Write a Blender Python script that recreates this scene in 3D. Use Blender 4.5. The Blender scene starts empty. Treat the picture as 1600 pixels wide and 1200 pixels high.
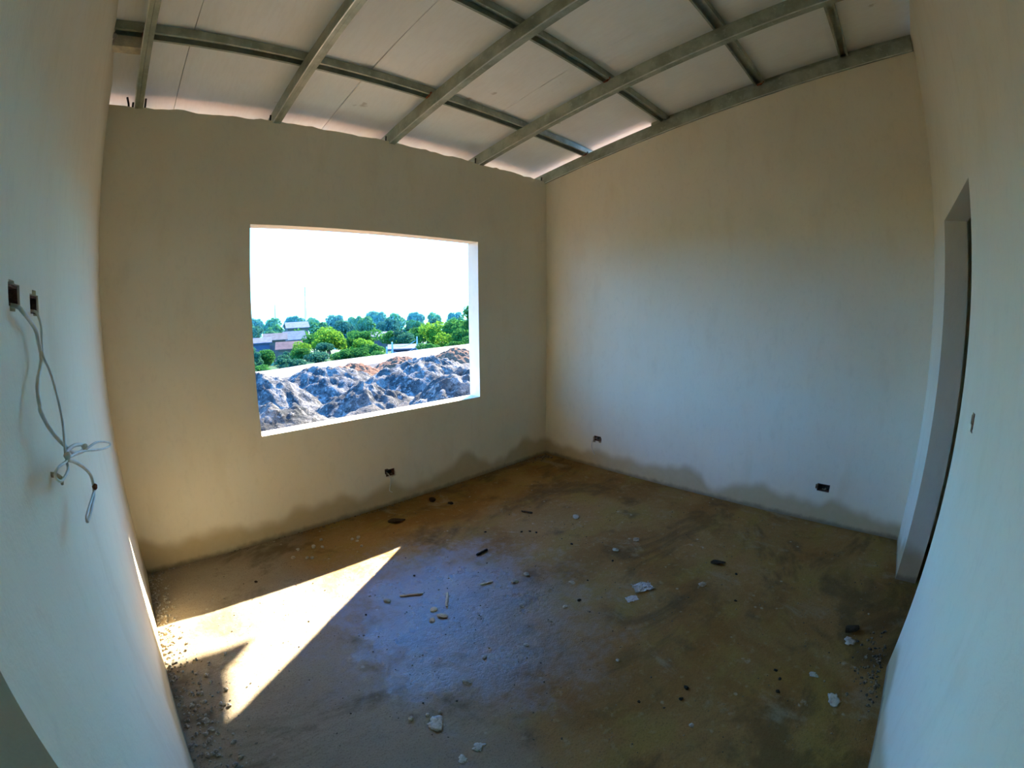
import bpy, bmesh, math, random
from mathutils import Vector, Matrix, noise as mnoise

# ------------------------------------------------------------------ camera
sc = bpy.context.scene
col = sc.collection
YAW, PITCH, ROLL = 0.7894, -0.1638, -0.0055
cy, sy, cp, sp = math.cos(YAW), math.sin(YAW), math.cos(PITCH), math.sin(PITCH)
F = Vector((sy * cp, cy * cp, sp)); RT = Vector((cy, -sy, 0)); UP = RT.cross(F)
RX = RT * math.cos(ROLL) + UP * math.sin(ROLL)
UX = -RT * math.sin(ROLL) + UP * math.cos(ROLL)
cd = bpy.data.cameras.new('camera')
cam = bpy.data.objects.new('camera', cd); col.objects.link(cam)
cam.matrix_world = Matrix(((RX.x, UX.x, -F.x, 0), (RX.y, UX.y, -F.y, 0), (RX.z, UX.z, -F.z, 1.5), (0, 0, 0, 1)))
cd.type = 'PANO'
cd.sensor_fit = 'HORIZONTAL'; cd.sensor_width = 32.0; cd.sensor_height = 24.0
cd.clip_start = 0.01; cd.clip_end = 5000
pano = cd if hasattr(cd, 'panorama_type') else cd.cycles
pano.panorama_type = 'FISHEYE_LENS_POLYNOMIAL'
pano.fisheye_fov = math.radians(200)
q = 50.0 / 702.1554                       # pixels per sensor millimetre over focal length in pixels
pano.fisheye_polynomial_k0 = 0.0
pano.fisheye_polynomial_k1 = -q
pano.fisheye_polynomial_k2 = 0.0607 * q ** 2
pano.fisheye_polynomial_k3 = -0.0263 * q ** 3
pano.fisheye_polynomial_k4 = 0.0253 * q ** 4
sc.camera = cam
sc.view_settings.view_transform = 'Standard'; sc.view_settings.look = 'None'
sc.view_settings.exposure = 0.75; sc.view_settings.gamma = 1.0; sc.view_settings.use_curve_mapping = False
sc.cycles.max_bounces = 12; sc.cycles.diffuse_bounces = 8

# ------------------------------------------------------------------ sky and sun
SKY = 7.0
SUN_E = 34.0
w = bpy.data.worlds.new('sky'); sc.world = w; w.use_nodes = True
wn, wl = w.node_tree.nodes, w.node_tree.links
wn.clear()
wo = wn.new('ShaderNodeOutputWorld'); bg = wn.new('ShaderNodeBackground'); bg.inputs['Strength'].default_value = SKY
tc = wn.new('ShaderNodeTexCoord'); sx = wn.new('ShaderNodeSeparateXYZ'); rp = wn.new('ShaderNodeValToRGB')
wl.new(tc.outputs['Generated'], sx.inputs[0]); wl.new(sx.outputs['Z'], rp.inputs[0])
rp.color_ramp.elements[0].position = 0.0; rp.color_ramp.elements[0].color = (0.115, 0.46, 1.0, 1)
rp.color_ramp.elements[1].position = 0.6; rp.color_ramp.elements[1].color = (0.05, 0.28, 1.0, 1)
wl.new(rp.outputs[0], bg.inputs['Color']); wl.new(bg.outputs[0], wo.inputs['Surface'])
sd = bpy.data.lights.new('sun', 'SUN'); sd.energy = SUN_E; sd.angle = math.radians(0.6); sd.color = (1.0, 0.93, 0.80)
sun = bpy.data.objects.new('sun', sd); col.objects.link(sun)
SUNV = Vector((1.417, 0.85, 1.0)).normalized()
sun.rotation_euler = SUNV.to_track_quat('Z', 'Y').to_euler(); sun.location = SUNV * 40

# ------------------------------------------------------------------ helpers
rnd = random.Random(7)


def tag(o, label=None, cat=None, group=None, kind=None):
    if label: o['label'] = label
    if cat: o['category'] = cat
    if group: o['group'] = group
    if kind: o['kind'] = kind
    return o


class MB:
    def __init__(s): s.v = []; s.f = []

    def quad(s, a, b, c, d):
        n = len(s.v); s.v += [tuple(a), tuple(b), tuple(c), tuple(d)]; s.f.append((n, n + 1, n + 2, n + 3))

    def box(s, x0, x1, y0, y1, z0, z1, slope=0.0):
        """axis box; slope lowers z with y (roof pitch)"""
        n = len(s.v)
        for x in (x0, x1):
            for y in (y0, y1):
                for z in (z0, z1): s.v.append((x, y, z - slope * y))
        s.f += [(n, n + 1, n + 3, n + 2), (n + 4, n + 6, n + 7, n + 5), (n, n + 4, n + 5, n + 1),
                (n + 2, n + 3, n + 7, n + 6), (n, n + 2, n + 6, n + 4), (n + 1, n + 5, n + 7, n + 3)]

    def tube(s, pts, r, seg=6, cap=True):
        pts = [Vector(p) for p in pts]; n0 = len(s.v); m = len(pts)
        up = Vector((0.31, 0.17, 0.94))
        for i, p in enumerate(pts):
            t = (pts[min(i + 1, m - 1)] - pts[max(i - 1, 0)])
            t = t.normalized() if t.length > 1e-9 else Vector((0, 0, 1))
            a = t.cross(up)
            a = a.normalized() if a.length > 1e-4 else t.orthogonal().normalized()
            b = t.cross(a); rr = r[i] if isinstance(r, (list, tuple)) else r
            for k in range(seg):
                an = 2 * math.pi * k / seg
                s.v.append(tuple(p + (a * math.cos(an) + b * math.sin(an)) * rr))
        for i in range(m - 1):
            for k in range(seg):
                s.f.append((n0 + i * seg + k, n0 + i * seg + (k + 1) % seg, n0 + (i + 1) * seg + (k + 1) % seg, n0 + (i + 1) * seg + k))
        if cap:
            s.f.append(tuple(range(n0 + seg - 1, n0 - 1, -1))); s.f.append(tuple(range(n0 + (m - 1) * seg, n0 + m * seg)))

    def build(s, name, mat, parent=None, smooth=False, merge=False):
        me = bpy.data.meshes.new(name); me.from_pydata(s.v, [], s.f)
        bm = bmesh.new(); bm.from_mesh(me)
        if merge: bmesh.ops.remove_doubles(bm, verts=bm.verts, dist=1e-5)
        bmesh.ops.recalc_face_normals(bm, faces=bm.faces)
        bm.to_mesh(me); bm.free()
        if smooth:
            for p in me.polygons: p.use_smooth = True
        if mat: me.materials.append(mat)
        o = bpy.data.objects.new(name, me); col.objects.link(o)
        if parent: o.parent = parent
        return o


def mesh_obj(name, me, mat=None, parent=None, loc=(0, 0, 0), rot=(0, 0, 0), scale=(1, 1, 1)):
    if mat and not me.materials: me.materials.append(mat)
    o = bpy.data.objects.new(name, me); col.objects.link(o)
    o.location = loc; o.rotation_euler = rot; o.scale = scale
    if parent: o.parent = parent
    return o


def empty(name, loc=(0, 0, 0), rz=0):
    o = bpy.data.objects.new(name, None); col.objects.link(o); o.location = loc; o.rotation_euler = (0, 0, rz)
    o.empty_display_size = 0.1
    return o


def smoothpath(pts, n=4):
    pts = [Vector(p) for p in pts]; out = []
    for i in range(len(pts) - 1):
        p0, p1, p2, p3 = pts[max(i - 1, 0)], pts[i], pts[i + 1], pts[min(i + 2, len(pts) - 1)]
        for k in range(n):
            t = k / n
            out.append(0.5 * ((2 * p1) + (p2 - p0) * t + (2 * p0 - 5 * p1 + 4 * p2 - p3) * t * t + (3 * p1 - p0 - 3 * p2 + p3) * t ** 3))
    out.append(pts[-1]); return out


def fbm(x, y, z=0.0, o=4):
    return mnoise.fractal(Vector((x, y, z)), 1.0, 2.0, o)


def rock_mesh(name, seed, flat=1.0, sub=2, rough=0.35, mat=None, smooth=False):
    bm = bmesh.new(); bmesh.ops.create_icosphere(bm, subdivisions=sub, radius=1.0)
    for v in bm.verts:
        k = 1 + rough * fbm(v.co.x * 1.1 + seed * 7.3, v.co.y * 1.1, v.co.z * 1.1, 3)
        v.co *= k; v.co.z *= flat
    zm = min(v.co.z for v in bm.verts)
    for v in bm.verts: v.co.z -= zm
    me = bpy.data.meshes.new(name); bm.to_mesh(me); bm.free()
    if smooth:
        for p in me.polygons: p.use_smooth = True
    if mat: me.materials.append(mat)
    return me


# ------------------------------------------------------------------ materials
class NT:
    def __init__(s, name):
        s.m = bpy.data.materials.new(name); s.m.use_nodes = True
        s.t = s.m.node_tree; s.n = s.t.nodes; s.b = s.n['Principled BSDF']; s.out = s.n['Material Output']
        s.pos = s.n.new('ShaderNodeNewGeometry').outputs['Position']

    def link(s, a, b): s.t.links.new(a, b)

    def noise(s, scale, detail=4, rough=0.55, vec=None, stretch=None, dist=0.0):
        nd = s.n.new('ShaderNodeTexNoise'); nd.inputs['Scale'].default_value = scale
        nd.inputs['Detail'].default_value = detail; nd.inputs['Roughness'].default_value = rough
        nd.inputs['Distortion'].default_value = dist
        v = vec or s.pos
        if stretch:
            mp = s.n.new('ShaderNodeMapping'); mp.inputs['Scale'].default_value = stretch
            s.link(v, mp.inputs['Vector']); v = mp.outputs[0]
        s.link(v, nd.inputs['Vector']); return nd.outputs['Fac']

    def voronoi(s, scale, vec=None):
        nd = s.n.new('ShaderNodeTexVoronoi'); nd.inputs['Scale'].default_value = scale
        s.link(vec or s.pos, nd.inputs['Vector']); return nd.outputs['Distance']

    def ramp(s, fac, a, b, ca=(0, 0, 0, 1), cb=(1, 1, 1, 1), ease=True):
        r = s.n.new('ShaderNodeValToRGB'); e = r.color_ramp.elements
        e[0].position = a; e[1].position = b; e[0].color = ca; e[1].color = cb
        if ease: r.color_ramp.interpolation = 'EASE'
        s.link(fac, r.inputs[0]); return r.outputs[0]

    def mix(s, fac, a, b, mode='MIX'):
        m = s.n.new('ShaderNodeMix'); m.data_type = 'RGBA'; m.blend_type = mode
        for sock, v in ((m.inputs[0], fac), (m.inputs[6], a), (m.inputs[7], b)):
            if hasattr(v, 'links'): s.link(v, sock)
            elif isinstance(v, (int, float)): sock.default_value = v
            else: sock.default_value = (*v, 1) if len(v) == 3 else v
        return m.outputs[2]

    def math(s, op, a, b=None, clamp=False):
        m = s.n.new('ShaderNodeMath'); m.operation = op; m.use_clamp = clamp
        for sock, v in ((m.inputs[0], a), (m.inputs[1], b)):
            if v is None: continue
            if hasattr(v, 'links'): s.link(v, sock)
            else: sock.default_value = v
        return m.outputs[0]

    def sep(s):
        nd = s.n.new('ShaderNodeSeparateXYZ'); s.link(s.pos, nd.inputs[0]); return nd.outputs

    def bump(s, h, strength=0.3, dist=0.01, prev=None):
        b = s.n.new('ShaderNodeBump'); b.inputs['Strength'].default_value = strength; b.inputs['Distance'].default_value = dist
        s.link(h, b.inputs['Height'])
        if prev: s.link(prev, b.inputs['Normal'])
        s.link(b.outputs[0], s.b.inputs['Normal']); return b.outputs[0]

    def color(s, c):
        if hasattr(c, 'links'): s.link(c, s.b.inputs['Base Color'])
        else: s.b.inputs['Base Color'].default_value = (*c, 1)

    def rough(s, r):
        if hasattr(r, 'links'): s.link(r, s.b.inputs['Roughness'])
        else: s.b.inputs['Roughness'].default_value = r


def simple(name, c, rough=0.7, metal=0.0, var=0.25, scale=8.0, bump=0.0):
    t = NT(name); n = t.noise(scale, 5)
    if rough > 0.8: t.b.inputs['Specular IOR Level'].default_value = 0.1
    t.color(t.mix(t.ramp(n, 0.3, 0.7), tuple(x * (1 - var) for x in c), tuple(min(1, x * (1 + var)) for x in c)))
    t.rough(rough); t.b.inputs['Metallic'].default_value = metal
    if bump: t.bump(t.noise(scale * 4, 4), bump, 0.01)
    return t.m


def wall_material():
    t = NT('cream_plaster'); x, y, z = t.sep()
    big = t.noise(0.9, 3); mid = t.noise(6, 4, stretch=(1, 1, 0.35)); streak = t.noise(9, 3, stretch=(1, 1, 0.12))
    c = t.mix(t.ramp(big, 0.35, 0.65), (0.79, 0.70, 0.51), (0.83, 0.75, 0.57))
    c = t.mix(t.math('MULTIPLY', t.ramp(mid, 0.52, 0.75), 0.30), c, (0.68, 0.57, 0.37))
    c = t.mix(t.math('MULTIPLY', t.ramp(streak, 0.5, 0.7), 0.10), c, (0.84, 0.80, 0.72))
    trowel = t.noise(26, 5, 0.7, stretch=(1, 1, 0.6), dist=0.8)
    c = t.mix(t.math('MULTIPLY', t.ramp(trowel, 0.50, 0.68), 0.16), c, (0.60, 0.53, 0.38))
    # damp, dirty band rising from the floor in lobes
    lob = t.noise(2.3, 2, 0.45, stretch=(1, 1, 0.25)); fine = t.noise(14, 4, 0.6)
    h = t.math('ADD', t.math('MULTIPLY', t.math('SUBTRACT', lob, 0.22), 0.50), t.math('MULTIPLY', fine, 0.04))
    d = t.math('SUBTRACT', h, z)
    damp = t.ramp(t.math('ADD', t.math('MULTIPLY', d, 4.0), 0.5), 0.30, 0.70)
    c = t.mix(t.math('MULTIPLY', damp, 0.78), c, t.mix(fine, (0.40, 0.28, 0.11), (0.52, 0.40, 0.19)))
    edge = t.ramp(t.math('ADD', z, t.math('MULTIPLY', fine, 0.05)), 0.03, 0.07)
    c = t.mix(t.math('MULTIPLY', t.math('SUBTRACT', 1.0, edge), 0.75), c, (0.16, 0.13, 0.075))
    t.color(c); t.rough(0.85)
    b1 = t.bump(t.noise(2.2, 3), 0.25, 0.02); b2 = t.bump(mid, 0.18, 0.012, b1)
    t.bump(t.noise(140, 3), 0.22, 0.003, b2)
    return t.m


def floor_material():
    t = NT('dirty_concrete'); x, y, z = t.sep()
    n1 = t.noise(1.3, 5, 0.6, dist=0.6); n2 = t.noise(4.2, 6, 0.62); n3 = t.noise(22, 5, 0.6); n4 = t.noise(120, 5, 0.75)
    c = t.mix(t.ramp(n1, 0.36, 0.62), (0.225, 0.112, 0.026), (0.30, 0.172, 0.055))
    olive = t.ramp(t.noise(2.0, 4, 0.6, stretch=(1, 1.7, 1)), 0.48, 0.66)
    c = t.mix(t.math('MULTIPLY', olive, 0.7), c, (0.275, 0.18, 0.040))
    # pale dusty cement by the cable wall; paler tone widened to whiten the sunlit patch
    dx = t.math('ADD', x, t.math('MULTIPLY', t.math('SUBTRACT', n1, 0.5), 1.1))
    pale = t.math('SUBTRACT', 1.0, t.ramp(dx, 0.45, 1.75))
    c = t.mix(t.math('MULTIPLY', pale, 0.8), c, t.mix(n2, (0.22, 0.18, 0.115), (0.40, 0.345, 0.25)))
    c = t.mix(t.math('MULTIPLY', t.ramp(n2, 0.56, 0.72), 0.6), c, (0.085, 0.058, 0.028))
    c = t.mix(t.math('MULTIPLY', t.ramp(n3, 0.56, 0.74), 0.45), c, (0.36, 0.29, 0.17))
    sm = t.noise(1.2, 5, 0.68, stretch=(1, 1.7, 1), dist=0.7)
    c = t.mix(t.math('MULTIPLY', t.ramp(sm, 0.50, 0.64), 0.62), c, (0.085, 0.052, 0.017))
    sm2 = t.noise(3.0, 6, 0.72, stretch=(1.2, 0.8, 1), dist=0.5)
    c = t.mix(t.math('MULTIPLY', t.ramp(sm2, 0.56, 0.70), 0.5), c, (0.33, 0.27, 0.17))
    spl = t.ramp(t.noise(3.3, 5, 0.7, dist=1.2), 0.66, 0.74)
    c = t.mix(t.math('MULTIPLY', spl, 0.55), c, (0.50, 0.46, 0.37))
    c = t.mix(t.math('MULTIPLY', t.ramp(n4, 0.52, 0.66), 0.42), c, (0.07, 0.045, 0.018))
    dots = t.math('SUBTRACT', 1.0, t.ramp(t.voronoi(11), 0.06, 0.13))
    c = t.mix(t.math('MULTIPLY', t.math('MULTIPLY', dots, t.ramp(n2, 0.5, 0.6)), 0.55), c, (0.48, 0.44, 0.33))
    # damp film left on the slab: an irregular puddle mark in the middle of the room
    ex = t.math('DIVIDE', t.math('SUBTRACT', x, 1.18), 0.85); ey = t.math('DIVIDE', t.math('SUBTRACT', y, 1.58), 0.92)
    rr = t.math('SQRT', t.math('ADD', t.math('MULTIPLY', ex, ex), t.math('MULTIPLY', ey, ey)))
    rr = t.math('ADD', rr, t.math('ADD', t.math('MULTIPLY', t.math('SUBTRACT', n2, 0.5), 1.3), t.math('MULTIPLY', t.math('SUBTRACT', n3, 0.5), 0.9)))
    wet = t.math('SUBTRACT', 1.0, t.ramp(rr, 0.40, 1.25))
    c = t.mix(t.math('MULTIPLY', wet, 0.45), c, t.mix(n3, (0.11, 0.085, 0.05), (0.19, 0.155, 0.105)))
    t.color(c)
    dry = t.math('ADD', 0.62, t.math('MULTIPLY', n2, 0.25))
    t.rough(t.math('SUBTRACT', dry, t.math('MULTIPLY', wet, 0.46)))
    t.link(t.math('ADD', 0.12, t.math('MULTIPLY', wet, 0.75)), t.b.inputs['Specular IOR Level'])
    b1 = t.bump(n2, 0.4, 0.02); b2 = t.bump(n3, 0.5, 0.008, b1); t.bump(n4, 0.6, 0.004, b2)
    return t.m


def steel_material():
    t = NT('galvanised_steel')
    n = t.noise(7, 5); g = t.noise(30, 4); x, y, z = t.sep()
    c = t.mix(t.ramp(n, 0.35, 0.68), (0.26, 0.29, 0.21), (0.42, 0.44, 0.34))
    c = t.mix(t.math('MULTIPLY', t.ramp(g, 0.56, 0.7), 0.4), c, (0.54, 0.55, 0.46))
    c = t.mix(t.math('MULTIPLY', t.ramp(t.noise(3.2, 5, 0.7), 0.67, 0.76), 0.55), c, (0.19, 0.12, 0.055))
    t.color(c); t.b.inputs['Metallic'].default_value = 0.35
    t.rough(t.math('ADD', 0.36, t.math('MULTIPLY', g, 0.2))); t.bump(g, 0.08, 0.003)
    return t.m


def panel_material():
    t = NT('white_roof_panel')
    stripe = t.noise(55, 2, stretch=(1, 0.02, 1)); n = t.noise(1.7, 4); sp_ = t.noise(5.5, 3)
    c = t.mix(t.ramp(n, 0.3, 0.7), (0.82, 0.80, 0.72), (0.88, 0.87, 0.80))
    c = t.mix(t.math('MULTIPLY', t.ramp(stripe, 0.45, 0.6), 0.12), c, (0.68, 0.65, 0.55))
    c = t.mix(t.math('MULTIPLY', t.ramp(sp_, 0.70, 0.75), 0.55), c, (0.40, 0.33, 0.22))
    t.color(c); t.rough(0.6); t.bump(stripe, 0.1, 0.003)
    return t.m


M_WALL = wall_material(); M_FLOOR = floor_material(); M_STEEL = steel_material(); M_PANEL = panel_material()
M_MORTAR = simple('grey_mortar', (0.34, 0.29, 0.20), 0.9, 0, 0.25, 20, 0.5)
M_PLASTER = simple('white_plaster_lump', (0.48, 0.43, 0.33), 0.85, 0, 0.15, 40, 0.4)
M_BOX = simple('dirty_black_box', (0.030, 0.028, 0.024), 0.8, 0, 0.5, 60, 0.4)
M_BRICK = simple('raw_red_block', (0.15, 0.07, 0.045), 0.9, 0, 0.4, 60, 0.6)
M_CABLE = simple('grey_cable', (0.62, 0.60, 0.53), 0.5, 0, 0.15, 30)
M_GLINT = simple('glint_edge_steel', (0.62, 0.63, 0.55), 0.35, 0.5, 0.2, 12)
M_BLACK = simple('black_rebar', (0.03, 0.028, 0.025), 0.6, 0.3, 0.4, 30)
M_RUST = simple('rusty_weld', (0.23, 0.075, 0.035), 0.9, 0.1, 0.5, 80, 0.5)
M_CLOD = simple('dark_soil_clod', (0.028, 0.020, 0.012), 0.95, 0, 0.4, 60, 0.5)
M_STICK = simple('pale_wood_splinter', (0.50, 0.40, 0.26), 0.85, 0, 0.25, 50, 0.4)
M_PEBBLE = simple('pale_pebble', (0.40, 0.35, 0.26), 0.85, 0, 0.25, 30, 0.3)
M_PAPER = simple('crumpled_white_film', (0.50, 0.48, 0.44), 0.4, 0, 0.12, 60, 0.2)
M_LEAF_DRY = simple('dry_dark_leaf', (0.055, 0.035, 0.02), 0.9, 0, 0.4, 60, 0.4)

# ------------------------------------------------------------------ the room shell
XL, XR, YB, YF = -0.2124, 3.4947, 2.9739, -0.3517      # wall faces: left, right, back (window), front (door)
TH = 0.134; ROOF_Z, ROOF_S = 3.3144, 0.1822             # underside of the beams: z = ROOF_Z - ROOF_S * y
BEAM_H, PUR_H = 0.10, 0.05
SHEET = BEAM_H + PUR_H


def wall_grid(name, o, ud, nd, us, zs, top, holes, thick, mat, rag=None):
    """plaster wall as a grid of cells; holes: (u0,u1,z0,z1,depth or None for an opening right through)"""
    mb = MB(); o = Vector(o); ud = Vector(ud); nd = Vector(nd)
    for h in holes: us += [h[0], h[1]]; zs += [h[2], h[3]]
    us = sorted(set(round(u, 4) for u in us)); zs = sorted(set(round(z, 4) for z in zs))
    nz = len(zs)

    def dep(i, j):
        if i < 0 or j < 0 or i >= len(us) - 1 or j >= nz: return None
        uc = (us[i] + us[i + 1]) / 2; zc = (zs[j] + (zs[j + 1] if j + 1 < nz else 99)) / 2; r = 0.0
        for h in holes:
            if h[0] < uc < h[1] and h[2] < zc < h[3]:
                if h[4] is None: return None
                r = max(r, h[4])
        return r

    def zz(i, j): return zs[j] if j < nz else top(us[i])

    def P(i, j, d): return o + ud * us[i] + nd * d + Vector((0, 0, zz(i, j)))
    for i in range(len(us) - 1):
        for j in range(nz):
            d = dep(i, j)
            if d is None: continue
            mb.quad(P(i, j, d), P(i + 1, j, d), P(i + 1, j + 1, d), P(i, j + 1, d))
            mb.quad(P(i, j, thick), P(i, j + 1, thick), P(i + 1, j + 1, thick), P(i + 1, j, thick))
            for (di, dj, a, b) in ((-1, 0, (i, j), (i, j + 1)), (1, 0, (i + 1, j), (i + 1, j + 1)), (0, -1, (i, j), (i + 1, j)), (0, 1, (i, j + 1), (i + 1, j + 1))):
                e = dep(i + di, j + dj); e = thick if e is None else e
                if e > d + 1e-6: mb.quad(P(*a, d), P(*b, d), P(*b, e), P(*a, e))
    ob = mb.build(name, mat, merge=True)
    return tag(ob, kind='structure')


def frange(a, b, s):
    n = max(1, round((b - a) / s)); return [a + (b - a) * k / n for k in range(n + 1)]


def sheet_z(y): return ROOF_Z + SHEET - ROOF_S * y


WX0, WX1, WZ0, WZ1 = 0.7025, 2.5927, 0.7365, 2.0841
wall_back = wall_grid('wall_back', (0, YB, 0), (1, 0, 0), (0, 1, 0), frange(XL - TH, XR + TH, 0.045), [0, 0.15, 0.4, 2.5],
                      lambda u: 2.784 + 0.016 * fbm(u * 4.1, 3.3) + 0.007 * fbm(u * 17, 1.7),
                      [(WX0, WX1, WZ0, WZ1, None), (1.612, 1.692, 0.240, 0.298, 0.05), (1.604, 1.64, 0.262, 0.306, 0.05), (1.66, 1.702, 0.232, 0.27, 0.03)], TH, M_WALL)
tag(wall_back, 'cream plastered wall with the large unglazed window opening')
wall_right = wall_grid('wall_right', (XR, 0, 0), (0, 1, 0), (1, 0, 0), frange(YF, YB, 0.12), [0, 0.15, 2.4],
                       lambda u: ROOF_Z - ROOF_S * u + 0.004 * fbm(u * 5, 8.1),
                       [(2.286, 2.366, 0.262, 0.312, 0.05), (2.345, 2.375, 0.245, 0.300, 0.05), (2.280, 2.31, 0.250, 0.30, 0.04),
                        (0.226, 0.322, 0.246, 0.306, 0.05), (0.29, 0.335, 0.262, 0.297, 0.05)], TH, M_WALL)
tag(wall_right, 'cream plastered wall with two open socket holes low down')
wall_left = wall_grid('wall_left', (XL, 0, 0), (0, 1, 0), (-1, 0, 0), frange(-2.6, YB, 0.15), [0, 0.15, 1.0, 2.7],
                      lambda u: sheet_z(u) - 0.004,
                      [(YF + 0.01, 0.4613, -1, 2.06, None), (0.856, 0.940, 1.549, 1.586, 0.05), (0.862, 0.90, 1.541, 1.590, 0.05),
                       (1.026, 1.112, 1.541, 1.578, 0.05), (1.05, 1.09, 1.537, 1.586, 0.05)], TH, M_WALL)
tag(wall_left, 'cream plastered wall with dangling grey cable and an open doorway')
wall_front = wall_grid('wall_front', (0, YF, 0), (1, 0, 0), (0, -1, 0), frange(XL, XR + TH, 0.15), [0, 0.15, 1.0, 2.7],
                       lambda u: sheet_z(YF) - 0.004 + 0.0 * u,
                       [(2.0363, 2.9105, -1, 2.0643, None), (1.735, 1.775, 1.168, 1.232, 0.04), (1.75, 1.79, 1.19, 1.222, 0.04)], 0.1297, M_WALL)
tag(wall_front, 'cream plastered wall with the narrow dark doorway')

# rooms behind the two doorways, closed and unlit
mb = MB(); mb.box(XL - TH, XR + TH, -2.74, -2.60, -0.02, sheet_z(-2.74) - 0.02)
tag(mb.build('wall_beyond_front', M_WALL), 'plain wall of the dark passage', kind='structure')
mb = MB(); mb.box(XR, XR + TH, -2.60, YF - 0.1297, -0.02, sheet_z(-0.48) - 0.02)
tag(mb.build('wall_passage_side', M_WALL), 'side wall of the dark passage', kind='structure')
mb = MB(); mb.box(-2.54, -2.40, -2.74, YB + TH, -0.02, 2.90)
tag(mb.build('wall_beyond_left', M_WALL), 'far wall of the dark room beside', kind='structure')
mb = MB(); mb.box(-2.40, XL - TH, YB, YB + TH, -0.02, 2.92)
tag(mb.build('wall_beyond_back', M_WALL), 'outer wall of the dark room beside', kind='structure')
mb = MB(); mb.box(-2.40, XL - TH, -2.74, -2.60, -0.02, sheet_z(-2.74) - 0.02)
tag(mb.build('wall_beyond_corner', M_WALL), 'rear wall of the dark room beside', kind='structure')
mb = MB(); mb.box(-2.40, XL - TH, -2.60, YB, 2.65, 2.70)
tag(mb.build('ceiling_beside', M_WALL), 'flat slab over the dark room beside', kind='structure')
mb = MB(); mb.box(XL, XR, -2.60, YF - 0.1297, 2.60, 2.65)
tag(mb.build('ceiling_passage', M_WALL), 'flat slab over the dark passage', kind='structure')

# floor slab with a gently uneven top
mb = MB(); xs = frange(-2.54, XR + TH, 0.06); ys = frange(-2.74, YB + TH, 0.06); nx = len(xs)


def floor_h(x, y):
    inside = XL < x < XR and YF < y < YB
    return (0.006 * fbm(x * 1.4, y * 1.4, 2.0) + 0.003 * fbm(x * 6, y * 6, 5.0)) if inside else -0.002


for y in ys:
    for x in xs: mb.v.append((x, y, floor_h(x, y)))
for j in range(len(ys) - 1):
    for i in range(nx - 1): mb.f.append((j * nx + i, j * nx + i + 1, (j + 1) * nx + i + 1, (j + 1) * nx + i))
mb.box(-2.54, XR + TH, -2.74, YB + TH, -0.45, -0.05)
tag(mb.build('floor', M_FLOOR, smooth=False), 'dirty brown concrete floor with a damp sheen in the middle', kind='structure')
for p in bpy.data.objects['floor'].data.polygons: p.use_smooth = len(p.vertices) == 4 and p.area < 0.01

# ------------------------------------------------------------------ roof
ceiling = empty('ceiling'); tag(ceiling, 'sloping underside of white roof panels', kind='structure')
VERGE, EAVE = 3.915, 4.27
joints = [-2.6, -0.905, 0.192, 1.267, 2.362, VERGE]
for k in range(len(joints) - 1):
    x0, x1 = joints[k] + 0.0022, joints[k + 1] - 0.0022
    mb = MB(); us = frange(x0, x1, 0.12); vs = frange(-2.9, EAVE, 0.12); n = len(us)

    def pz(x, y, top):
        e = min(x - x0, x1 - x); lift = 0.012 * max(0, 1 - e / 0.12) * (0.5 + fbm(y * 1.7, k * 5.1))
        base = sheet_z(y) + 0.004 + abs(lift) + 0.006 * abs(fbm(x * 1.3, y * 1.3, k))
        return base + (0.035 if top else 0)
    for tp in (0, 1):
        o0 = len(mb.v)
        for y in vs:
            for x in us: mb.v.append((x, y, pz(x, y, tp)))
        for j in range(len(vs) - 1):
            for i in range(n - 1):
                f = (o0 + j * n + i, o0 + j * n + i + 1, o0 + (j + 1) * n + i + 1, o0 + (j + 1) * n + i)
                mb.f.append(f if tp else f[::-1])
    N = n * len(vs)
    ring = list(range(n)) + [j * n + n - 1 for j in range(1, len(vs))] + [(len(vs) - 1) * n + i for i in range(n - 2, -1, -1)] + [j * n for j in range(len(vs) - 2, 0, -1)]
    for a, b in zip(ring, ring[1:] + ring[:1]): mb.f.append((a, b, b + N, a + N))
    mb.build('roof_panel', M_PANEL, ceiling, smooth=False)
    # dark overlap seam strip above each joint
    if 0 < k < len(joints) - 1:
        s = MB(); s.box(joints[k] - 0.03, joints[k] + 0.03, -2.9, EAVE, ROOF_Z + SHEET + 0.045, ROOF_Z + SHEET + 0.055, ROOF_S)
        s.build('seam_strip', M_STEEL, ceiling)
g = MB(); g.box(-2.6, VERGE, EAVE - 0.09, EAVE, ROOF_Z + SHEET - 0.03, ROOF_Z + SHEET + 0.05, ROOF_S)
g.v += [(VERGE, EAVE - 0.10, sheet_z(EAVE) - 0.03), (VERGE + 0.10, EAVE, sheet_z(EAVE) - 0.03), (VERGE, EAVE, sheet_z(EAVE) - 0.03),
        (VERGE, EAVE - 0.10, sheet_z(EAVE) + 0.05), (VERGE + 0.10, EAVE, sheet_z(EAVE) + 0.05), (VERGE, EAVE, sheet_z(EAVE) + 0.05)]
n = len(g.v) - 6; g.f += [(n, n + 1, n + 2), (n + 3, n + 5, n + 4), (n, n + 3, n + 4, n + 1), (n + 1, n + 4, n + 5, n + 2), (n + 2, n + 5, n + 3, n)]
g.build('eave_fascia', M_STEEL, ceiling)
gap_strip = MB(); gap_strip.box(XR + 0.035, XR + 0.045, YF - 0.1, 1.80, ROOF_Z + 0.0, ROOF_Z + SHEET + 0.03, ROOF_S)  # added strip that blocks light so this stretch of gap stays dark
tag(gap_strip.build('gap_light_block', M_STEEL), 'added steel strip keeping light out of the gap over the wall beam', kind='structure')

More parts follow.
